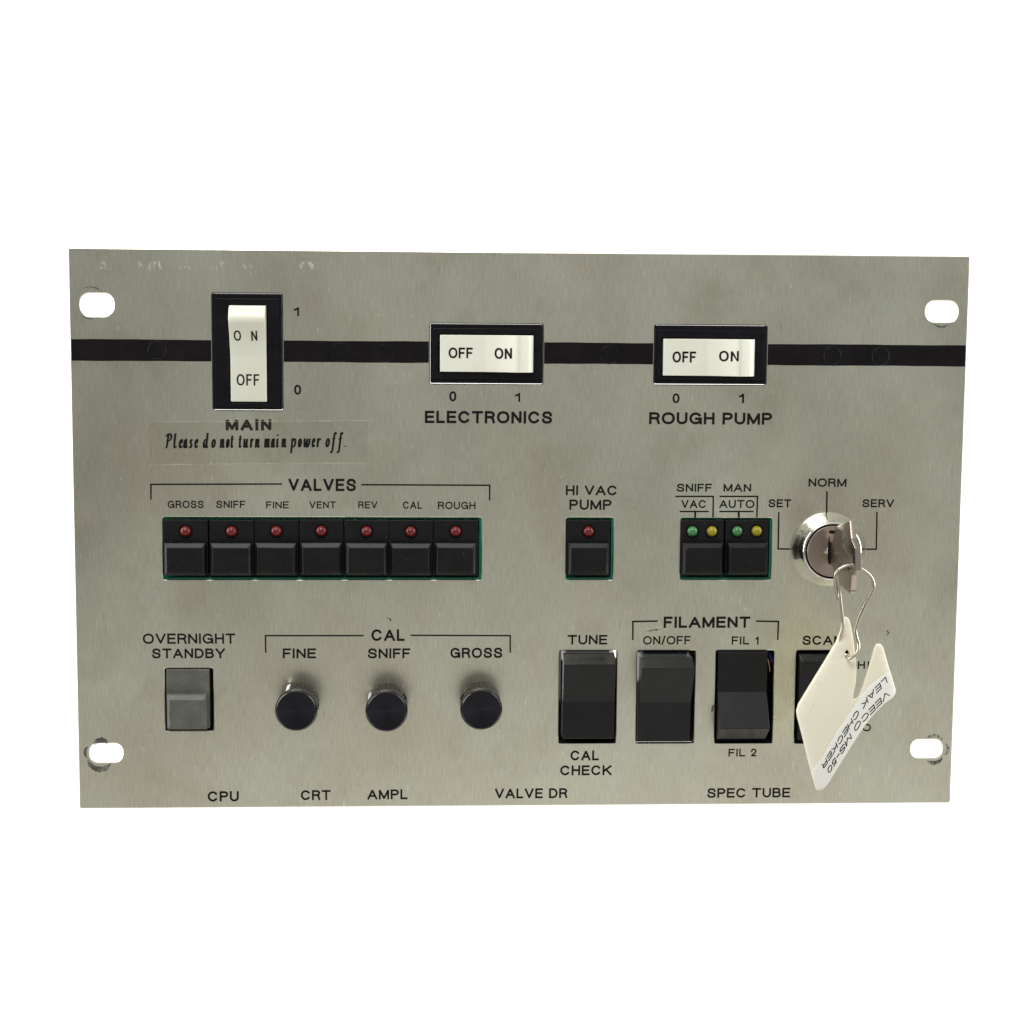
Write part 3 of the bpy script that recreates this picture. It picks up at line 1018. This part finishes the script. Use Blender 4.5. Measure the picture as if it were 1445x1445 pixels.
# ------------------------------------------------------------------ black rocker switches
def black_rocker(key, ul, ur, vtop, vcap, vcrease, vbot, z, label, gap='closed'):
    """z = heights of (top edge, crease, bottom edge); measured left/right edges at the crease"""
    x0, x1, y0, y1 = BOX[key]
    org = ((x0 + x1) / 2, (y0 + y1) / 2, 0)
    zt, zc, zb = z
    xl, xr = at(ul, vcrease, zc).x, at(ur, vcrease, zc).x
    um = (ul + ur) / 2
    yc = at(um, vcrease, zc).y
    yt = at(um, vcap, zt).y
    yb = at(um, vbot, zb).y
    if zt > zb:      # top half stands proud
        yend = at(um, vtop, max(zt - 7, 0.5)).y
        out = [(yb - .15, -7), (yb - .4, zb - .9), (yb, zb), (yc, zc), (yt, zt), (yend, max(zt - 7, 0.5)), (yend - .1, -7)]
    else:
        yend = at(um, vtop, zt).y
        yund = at(um, 1043, 1.0).y
        out = [(yund, -7), (yund, 1.0), (yb, zb), (yc, zc), (yend, zt), (yend, -7)]
    part = obj('rocker_switch', MB().prism(out, 'x', xl, xr), 'rocker', panel, org, bevel=0.22, label=label)
    bod = MB()
    if gap == 'closed':
        bod.box(x0 - 1, x1 + 1, y0 - 1, y1 + 1, -16, -7.1)
        for a, b in ((x0 - 1.2, x0 - .05), (x1 + .05, x1 + 1.2)):
            bod.box(a, b, y0 - 1, y1 + 1, -7.0, -3.1)
        bod.box(x0, x1, y1 + .05, y1 + 1, -7.0, -3.1)
        bod.box(x0 - .5, x1 + .5, y0 - 1.2, y0 - .05, -7, -3.05)  # block added to keep backdrop light off the opening's lower wall
        bod.box(x0, x1, y0 + .02, y0 + 1.1, -7.05, -2.2)
    else:
        bod.box(xl + .2, xr - .2, y0 - 1, yend - .3, -20, -7.1)
        if gap == 'left':
            bod.box(x0 - 1, xl + .15, y0 - 1, yc - 2.0, -20, -7.1)
            bod.box(x0 + .75, xl + .1, yc - 1.9, y1 - 5, -7, -3.2)
            bod.box(xr - .15, x1 + 1, y0 - 1, y1 - 5.5, -20, -7.1)
        else:
            bod.box(x0 - 1, xl + .15, y0 - 1, yc + 6, -20, -7.1)
            bod.box(xr - .15, x1 + 1, y0 - 1, yc - 5, -20, -7.1)
            bod.box(xr + .9, x1 + 1, yc - 4.9, y1 + 1, -20, -7.1)
        bod.box(x0 + 3.2, x1 - 2.2, yend - .2, y1 + 1, -20, -7.1)
        if gap == 'left':
            bod.box(x0 - .5, x1 + .5, y0 - 1.2, y0 - .05, -7, -3.05)  # added light block below the opening
    obj('switch_body', bod, 'dark', part, org)
    return part, org


p, o = black_rocker('tune', 794.5, 867, 921.5, 938, 990, 1042, (7.5, 3.4, 3.2),
                    'black rocker switch between TUNE and CAL CHECK, nearly level', 'left')
a, b = at(815, 921, -9), at(836, 922, -9)
obj('blue_wire', MB().tube([a + Vector((0, -2, 0)), a, (a + b) / 2 + Vector((0, .5, 0)), b], .6), 'blue_wire', p, o, True)
p, o = black_rocker('onoff', 902, 975, 927.5, 943, 991, 1046, (11.5, 3.0, 1.8),
                    'black rocker switch under ON/OFF with its upper half tipped out', 'right')
a, b = at(903, 921.5, -9), at(914, 919.5, -9)
obj('blue_wire', MB().tube([a + Vector((-1, -2, 0)), a, b, b + Vector((3, 0, 0))], .6), 'blue_wire', p, o, True)
p, o = black_rocker('fil', 1012.5, 1082, 920, 920, 976, 1028.5, (1.6, 1.4, 9.5),
                    'black rocker switch between FIL 1 and FIL 2 with its lower half tipped out')
a, b = at(1084.5, 934, -1), at(1086.5, 947, -1)
obj('copper_wire', MB().tube([a + Vector((-.2, 1.0, -1.0)), a, b, b + Vector((-.4, -1.5, -2.5))], .26), 'copper', p, o, True)
a, b = at(1084, 921, -3), at(1089, 934, -3)
obj('blue_wire', MB().tube([a, a + Vector((.6, -.8, 0)), b], .8), 'blue_wire', p, o, True)
black_rocker('scan', 1127.5, 1197, 922.5, 933.5, 990, 1043, (6.0, 3.2, 2.6),
             'black rocker switch under SCAN, half hidden behind the cream tag')

# ------------------------------------------------------------------ key lock
lb, lf = at(1168, 774.3, 0), at(1173.5, 778.6, 8.6)
lx, ly = lb.x, lb.y
lorg = (lx, ly, 0)
prof = [(14.4, 0.02), (15.0, 0.3), (15.15, 1.0), (15.0, 1.7), (14.6, 2.4), (13.9, 3.6), (13.1, 5.2), (12.4, 6.9), (11.9, 7.9),
        (11.6, 8.35), (11.3, 8.5), (11.0, 8.5), (10.95, 8.3), (10.9, 7.0)]
lock = obj('key_lock', MB().lathe(lx, ly, prof, 96), 'chrome', panel, lorg, True, 50,
           label='round chrome key lock between SET and SERV')
plug = MB()
plug.lathe(lx, ly, [(10.25, 7.0), (10.25, 8.3), (10.05, 8.5), (9.9, 8.5)], 96)
obj('lock_plug', plug, 'plug', lock, lorg, True, 40)
gr = MB()
gr.lathe(lx, ly, [(10.85, 7.0), (10.85, 8.0), (10.3, 8.0), (10.3, 7.0)], 96)
obj('lock_groove', gr, 'dark', lock, lorg)
kw = MB()
ks = at(1169.8, 775, 8.5)
kx = ks.x
y_hi, y_lo = at(1172, 757, 8.5).y, at(1172, 797, 8.5).y
kw.add([(kx - .25, y_hi, 8.53), (kx + .12, y_hi, 8.53), (kx + .40, (y_hi + y_lo) / 2 + 1.5, 8.53), (kx + .5, (y_hi + y_lo) / 2, 8.53),
        (kx + .35, y_lo + 3, 8.53), (kx + .45, y_lo, 8.53), (kx + .0, y_lo + .3, 8.53), (kx - .5, y_lo + 3, 8.53),
        (kx - .55, (y_hi + y_lo) / 2, 8.53)], [tuple(range(8, -1, -1))])
c = at(1172.5, 779.5, 8.5)
kw.lathe(c.x, c.y, [(1.1, 8.48), (1.1, 8.55)], 20)
q = rect_px(1170, 748.5, 1178, 753, 8.5)
kw.box(*q, 8.48, 8.56)
obj('keyway', kw, 'dark', lock, lorg)
wr = MB()
ps = [tuple(at(u, v, 8.49)) for u, v in ((1161.5, 779), (1168.2, 771.5), (1168.2, 783))] + [tuple(at(1166.5, 778, 8.8))]
wr.add(ps, [(0, 1, 3), (1, 2, 3), (2, 0, 3), (2, 1, 0)])
obj('keyway_facet', wr, 'nickel', lock, lorg)  # raised facet added to catch light beside the slot

# ================================================================== KEY
# the key stands in the lock, its flat blade in the plane x = KX seen almost edge on
KX = kx + 1.35


def kp(u, v):
    p = at_x(u, v, KX)
    return (p.y, p.z)


bow = [kp(1203, 735), kp(1205, 760), kp(1210.5, 774), kp(1211, 805), kp(1206, 812), kp(1203.5, 838)]
top0, bot0 = kp(1183, 742.5), kp(1186.5, 823)
blade_y = (at(1172, 764, 8.5).y, at(1172, 796, 8.5).y)
out = [(blade_y[0], 4.0), (blade_y[0], 13.0), (top0[0] - 1.0, 17.0), (top0[0], top0[1] + 1)] + bow + \
      [(bot0[0], bot0[1]), (blade_y[1] - 1.5, 17.0), (blade_y[1], 13.0), (blade_y[1], 4.0)]
#print('key bow', [(round(a, 1), round(b, 1)) for a, b in out])
korg = (KX, (blade_y[0] + blade_y[1]) / 2, 8.5)
key = thing('key', korg, 'flat nickel key standing in the round chrome lock, seen almost edge on', 'key')
hole_c = kp(1206.5, 803)
hc = (hole_c[0], hole_c[1] - 2.4)
kb = sheet([[(z, y) for y, z in out], [(hc[1] + 1.3 * math.cos(t), hc[0] + 1.3 * math.sin(t)) for t in
           [2 * math.pi * k / 16 for k in range(16)]]], -1.15, 1.15, 0.25)
m2 = MB()
m2.add([(KX + t, y, z) for z, y, t in kb.v], kb.f)
obj('key_body', m2, 'nickel', key, korg, True, 25)
# serrations on the bow edge
ser = MB()
for f in range(7):
    p0 = kp(1204, 816 + f * 3.0)
    ser.box(KX - 1.15, KX + 1.15, p0[0] - .16, p0[0] + .16, p0[1] - 1.0, p0[1] + .12)
obj('edge_rib', ser, 'nickel', key, korg)

# ================================================================== WIRE CLIP
ZR = hc[1]
ring_px = [(1182.5, 846, -1.2), (1179.5, 828, -1.0), (1178, 815, -.6), (1181.5, 806, 0), (1190, 800, 0), (1198.5, 798, 0), (1207, 800.5, 0), (1216, 803.5, 0),
           (1226, 810.5, 0), (1232, 820, 0), (1232.5, 831, 0), (1227, 843, 0), (1219, 859, 0), (1211.5, 875, 0), (1207.5, 888, 0),
           (1208.5, 898, .3), (1211.5, 908, .8), (1211, 917, 1.5), (1206, 925, 2.0), (1200, 929, 1.6), (1196.5, 928, .4), (1195.5, 924, -1.0)]
ring_pts = [at(u, v, ZR + dz) for u, v, dz in ring_px]


def smooth3(pts, n=6):
    out = []
    for i in range(len(pts) - 1):
        p0, p1, p2, p3 = pts[max(i - 1, 0)], pts[i], pts[i + 1], pts[min(i + 2, len(pts) - 1)]
        for k in range(n):
            t = k / n
            out.append(0.5 * ((2 * p1) + (p2 - p0) * t + (2 * p0 - 5 * p1 + 4 * p2 - p3) * t * t + (3 * p1 - p0 - 3 * p2 + p3) * t ** 3))
    out.append(pts[-1])
    return out


left_px = [(1180.5, 812, .4), (1182.5, 818, .2), (1184.5, 832, 0), (1186, 846, 0), (1188.5, 868, 0), (1189.8, 886, -.2),
           (1187, 897, -1.6), (1183.5, 907, -2.4), (1184, 915, -2.6), (1190, 922, -2.2), (1195, 924, -1.0)]
left_pts = [at(u, v, ZR + dz) for u, v, dz in left_px]
rorg = tuple(ring_pts[6])
clip = thing('wire_clip', rorg, 'pear shaped steel wire clip hanging from the key and holding the cream tag', 'key clip')
obj('wire_loop', MB().tube(smooth3(ring_pts), .6, 10), 'wire', clip, rorg, True, 60)
obj('wire_arm', MB().tube(smooth3(left_pts), .55, 10), 'wire', clip, rorg, True, 60)
sl = [at(1222, 851, ZR), at(1210.5, 876, ZR)]
obj('crimp_sleeve', MB().tube([sl[0], (sl[0] + sl[1]) / 2, sl[1]], .85, 10), 'wire', clip, rorg, True, 60)

# ================================================================== TAG
ZT = ZR - 0.2
tag_px = [(1191.5, 876.5), (1194, 873.2), (1198, 873), (1201, 876), (1203.5, 888), (1206.5, 908), (1208, 925), (1209.5, 948), (1208.5, 962),
          (1205, 980), (1205, 987.5), (1209, 987), (1212.5, 983), (1219, 966), (1228, 940), (1236, 914), (1239.5, 910), (1244.5, 910.5), (1247.5, 914.5),
          (1256, 945), (1265, 974), (1265, 979), (1261.5, 985), (1250, 993), (1237, 1005), (1226, 1018), (1213, 1037), (1200, 1058),
          (1184, 1085), (1170.5, 1109), (1165, 1116.5), (1158.5, 1119), (1154.5, 1117), (1150, 1103), (1142, 1074), (1133, 1038), (1126.5, 1013), (1125.5, 1005),
          (1128.5, 995), (1146, 966), (1166, 934), (1182, 908), (1189, 892), (1190.5, 884)]


def bend(x, y, z):
    """the tag bows a little about its long axis"""
    a, b = at(1160, 1040, ZT), at(1245, 940, ZT)
    d = (b - a).normalized()
    n = Vector((-d.y, d.x, 0))
    s = (Vector((x, y, ZT)) - a).dot(n)
    t = (Vector((x, y, ZT)) - a).dot(d)
    return (x, y, z - 0.0035 * s * s - 0.0016 * (t - 18) ** 2)


def fine_outline(px):
    pts = [at(u, v, ZT) for u, v in px]
    return [(p.x, p.y) for p in pts]


def refine(mb, rounds):
    import bmesh
    bm = bmesh.new()
    vs = [bm.verts.new(p) for p in mb.v]
    for f in mb.f:
        try:
            bm.faces.new([vs[i] for i in f])
        except ValueError:
            pass
    bmesh.ops.triangulate(bm, faces=bm.faces)
    for _ in range(rounds):
        es = [e for e in bm.edges if e.calc_length() > 4.0]
        if not es:
            break
        bmesh.ops.subdivide_edges(bm, edges=es, cuts=1)
        bmesh.ops.triangulate(bm, faces=[f for f in bm.faces if len(f.verts) > 3])
    bm.verts.index_update()
    out = MB()
    out.add([tuple(v.co) for v in bm.verts], [tuple(v.index for v in f.verts) for f in bm.faces])
    bm.free()
    return out


thole = [at(1196.5 + 3.2 * math.cos(t), 924.5 + 6.0 * math.sin(t), ZT) for t in [2 * math.pi * k / 14 for k in range(14)]]
tmesh = refine(sheet([fine_outline(tag_px), [(p.x, p.y) for p in thole]], ZT - 2.3, ZT, 0.45), 4)
tmesh.v = [bend(*p) for p in tmesh.v]
torg = tuple(at(1196, 876, ZT))
tag = thing('key_tag', torg, 'cream notched plastic tag with a white lettered sticker, hanging from the wire clip', 'key tag')
obj('tag_body', tmesh, 'cream', tag, torg, True, 35)
st_px = [(1253.5, 949), (1256.5, 950.5), (1263.5, 974), (1263.3, 978.5), (1260.5, 983.5), (1249, 991.5), (1236, 1003.5), (1225, 1016.5), (1212, 1035.5),
         (1199, 1056.5), (1183, 1083.5), (1169.5, 1107.5), (1164, 1115), (1158.5, 1117), (1156, 1115.5), (1151, 1100), (1147.5, 1088.5), (1162, 1069),
         (1183.5, 1029), (1202, 1003), (1212.5, 985.5), (1226, 969), (1240, 957.5)]
smesh = refine(sheet([fine_outline(st_px)], ZT - 0.05, ZT + 0.12, 0.02), 4)
smesh.v = [bend(*p) for p in smesh.v]
stick = obj('sticker', smesh, 'sticker', tag, torg, True, 35)


def slanted(text, path, ups, weight):
    """capitals along a measured centre line (photo points); ups = cap-height vector at its two ends"""
    pts = [at(u, v, ZT) for u, v in path]
    cum = [0.0]
    for p, q in zip(pts, pts[1:]):
        cum.append(cum[-1] + (q - p).length)
    o = at(1200, 1000, ZT)
    e0, e1 = (at(1200 + du, 1000 + dv, ZT) - o for du, dv in ups)
    H = 2.75                                   # nominal cap height, mm
    L = cum[-1]

    def place(x, y):
        f = min(max(x / L, 0), 1)
        d = f * L
        i = max(k for k in range(len(cum) - 1) if cum[k] <= d)
        t = (d - cum[i]) / (cum[i + 1] - cum[i])
        p = pts[i].lerp(pts[i + 1], t) + e0.lerp(e1, f) * (y - 0.5)
        return (p.x, p.y)

    def warp(x, y, z):
        q = bend(x, y, ZT)
        return (q[0], q[1], q[2] + 0.16 + z * .1)
    mb = MB()
    ws = [0.35 * H if c == ' ' else max(GLYPH[c][0], .1) * H for c in text]
    sc = (L - 0.3 * H * (len(text) - 1)) / sum(ws)
    x, k = 0.0, 0
    for c, w in zip(text, ws):
        w *= sc
        if c != ' ':
            for st in GLYPH[c][1]:
                fine = []
                for p, q in zip(st, st[1:]):
                    fine += [(p[0] + (q[0] - p[0]) * j / 3, p[1] + (q[1] - p[1]) * j / 3) for j in range(3)]
                fine.append(st[-1])
                ribbon(mb, [place(x + w * px, 0.08 + 0.84 * py) for px, py in fine], weight, 0.05 + .01 * (k % 3), warp)
                k += 1
        x += w + 0.3 * H
    return mb


obj('lettering', slanted('VEECO MS-50', [(1254.5, 978), (1240, 992), (1211.9, 1021.2), (1199.7, 1040.7), (1170, 1090)],
                         ((2.4, 8.6), (2.9, 7.6)), .36), 'ink', stick, torg, fix=False)
obj('lettering', slanted('LEAK CHECKER', [(1251, 959.5), (1227.2, 983.1), (1206.9, 1010.2), (1185, 1045.6), (1162, 1083)],
                         ((2.6, 8.6), (2.9, 7.4)), .36), 'ink', stick, torg, fix=False)

# ================================================================== CLEAR TAPE WITH THE NOTE
ta, tb, tcn, td = at(209.5, 655.5, 0), at(518, 653, 0), at(519.5, 593.5, 0), at(210.5, 595.5, 0)
taorg = (ta.x, ta.y, 0)
tape = thing('tape_label', taorg, 'strip of clear tape with a black italic note, stuck below MAIN', 'label')
mb = MB()
mb.add([(p.x, p.y, 0.10) for p in (ta, tb, tcn, td)] + [(p.x, p.y, 0.075) for p in (ta, tb, tcn, td)],
       [(0, 1, 2, 3), (0, 4, 5, 1), (1, 5, 6, 2), (2, 6, 7, 3), (3, 7, 4, 0)])
obj('tape_film', mb, 'tape', tape, taorg)
mb = MB()
for p, q in ((ta, tb), (tcn, td)):
    ribbon(mb, [(p.x, p.y), (q.x, q.y)], .28, 0.115, lambda x, y, z: (x, y, z))
obj('tape_edge', mb, 'tape_edge', tape, taorg, fix=False)
mb = MB()
NOTE = [('P', 233, 243), ('l', 244.5, 250), ('e', 252, 258.5), ('a', 258.5, 265), ('s', 266.5, 272), ('e', 274, 280),
        ('d', 286, 294.5), ('o', 298, 304.5), ('n', 310, 317.5), ('o', 318.5, 324), ('t', 324.5, 330), ('t', 336, 341.5),
        ('u', 343, 351), ('r', 352.5, 358), ('n', 359.5, 367), ('m', 372.5, 381.5), ('a', 382, 388.5), ('i', 389.5, 393.5),
        ('n', 397, 404.5), ('p', 409.5, 418), ('o', 420, 426), ('w', 428, 438), ('e', 439.5, 445), ('r', 446.5, 453),
        ('o', 459, 465.5), ('f', 465.5, 475), ('f', 475, 484), ('.', 485.5, 488.5)]
for word, u0, u1 in NOTE:
    vb = 632.0 - 1.7 * (u0 - 233) / 255
    handwriting(mb, word, u0, u1, vb, 11.6, 0.125)
obj('lettering', mb, 'ink', tape, taorg, fix=False)
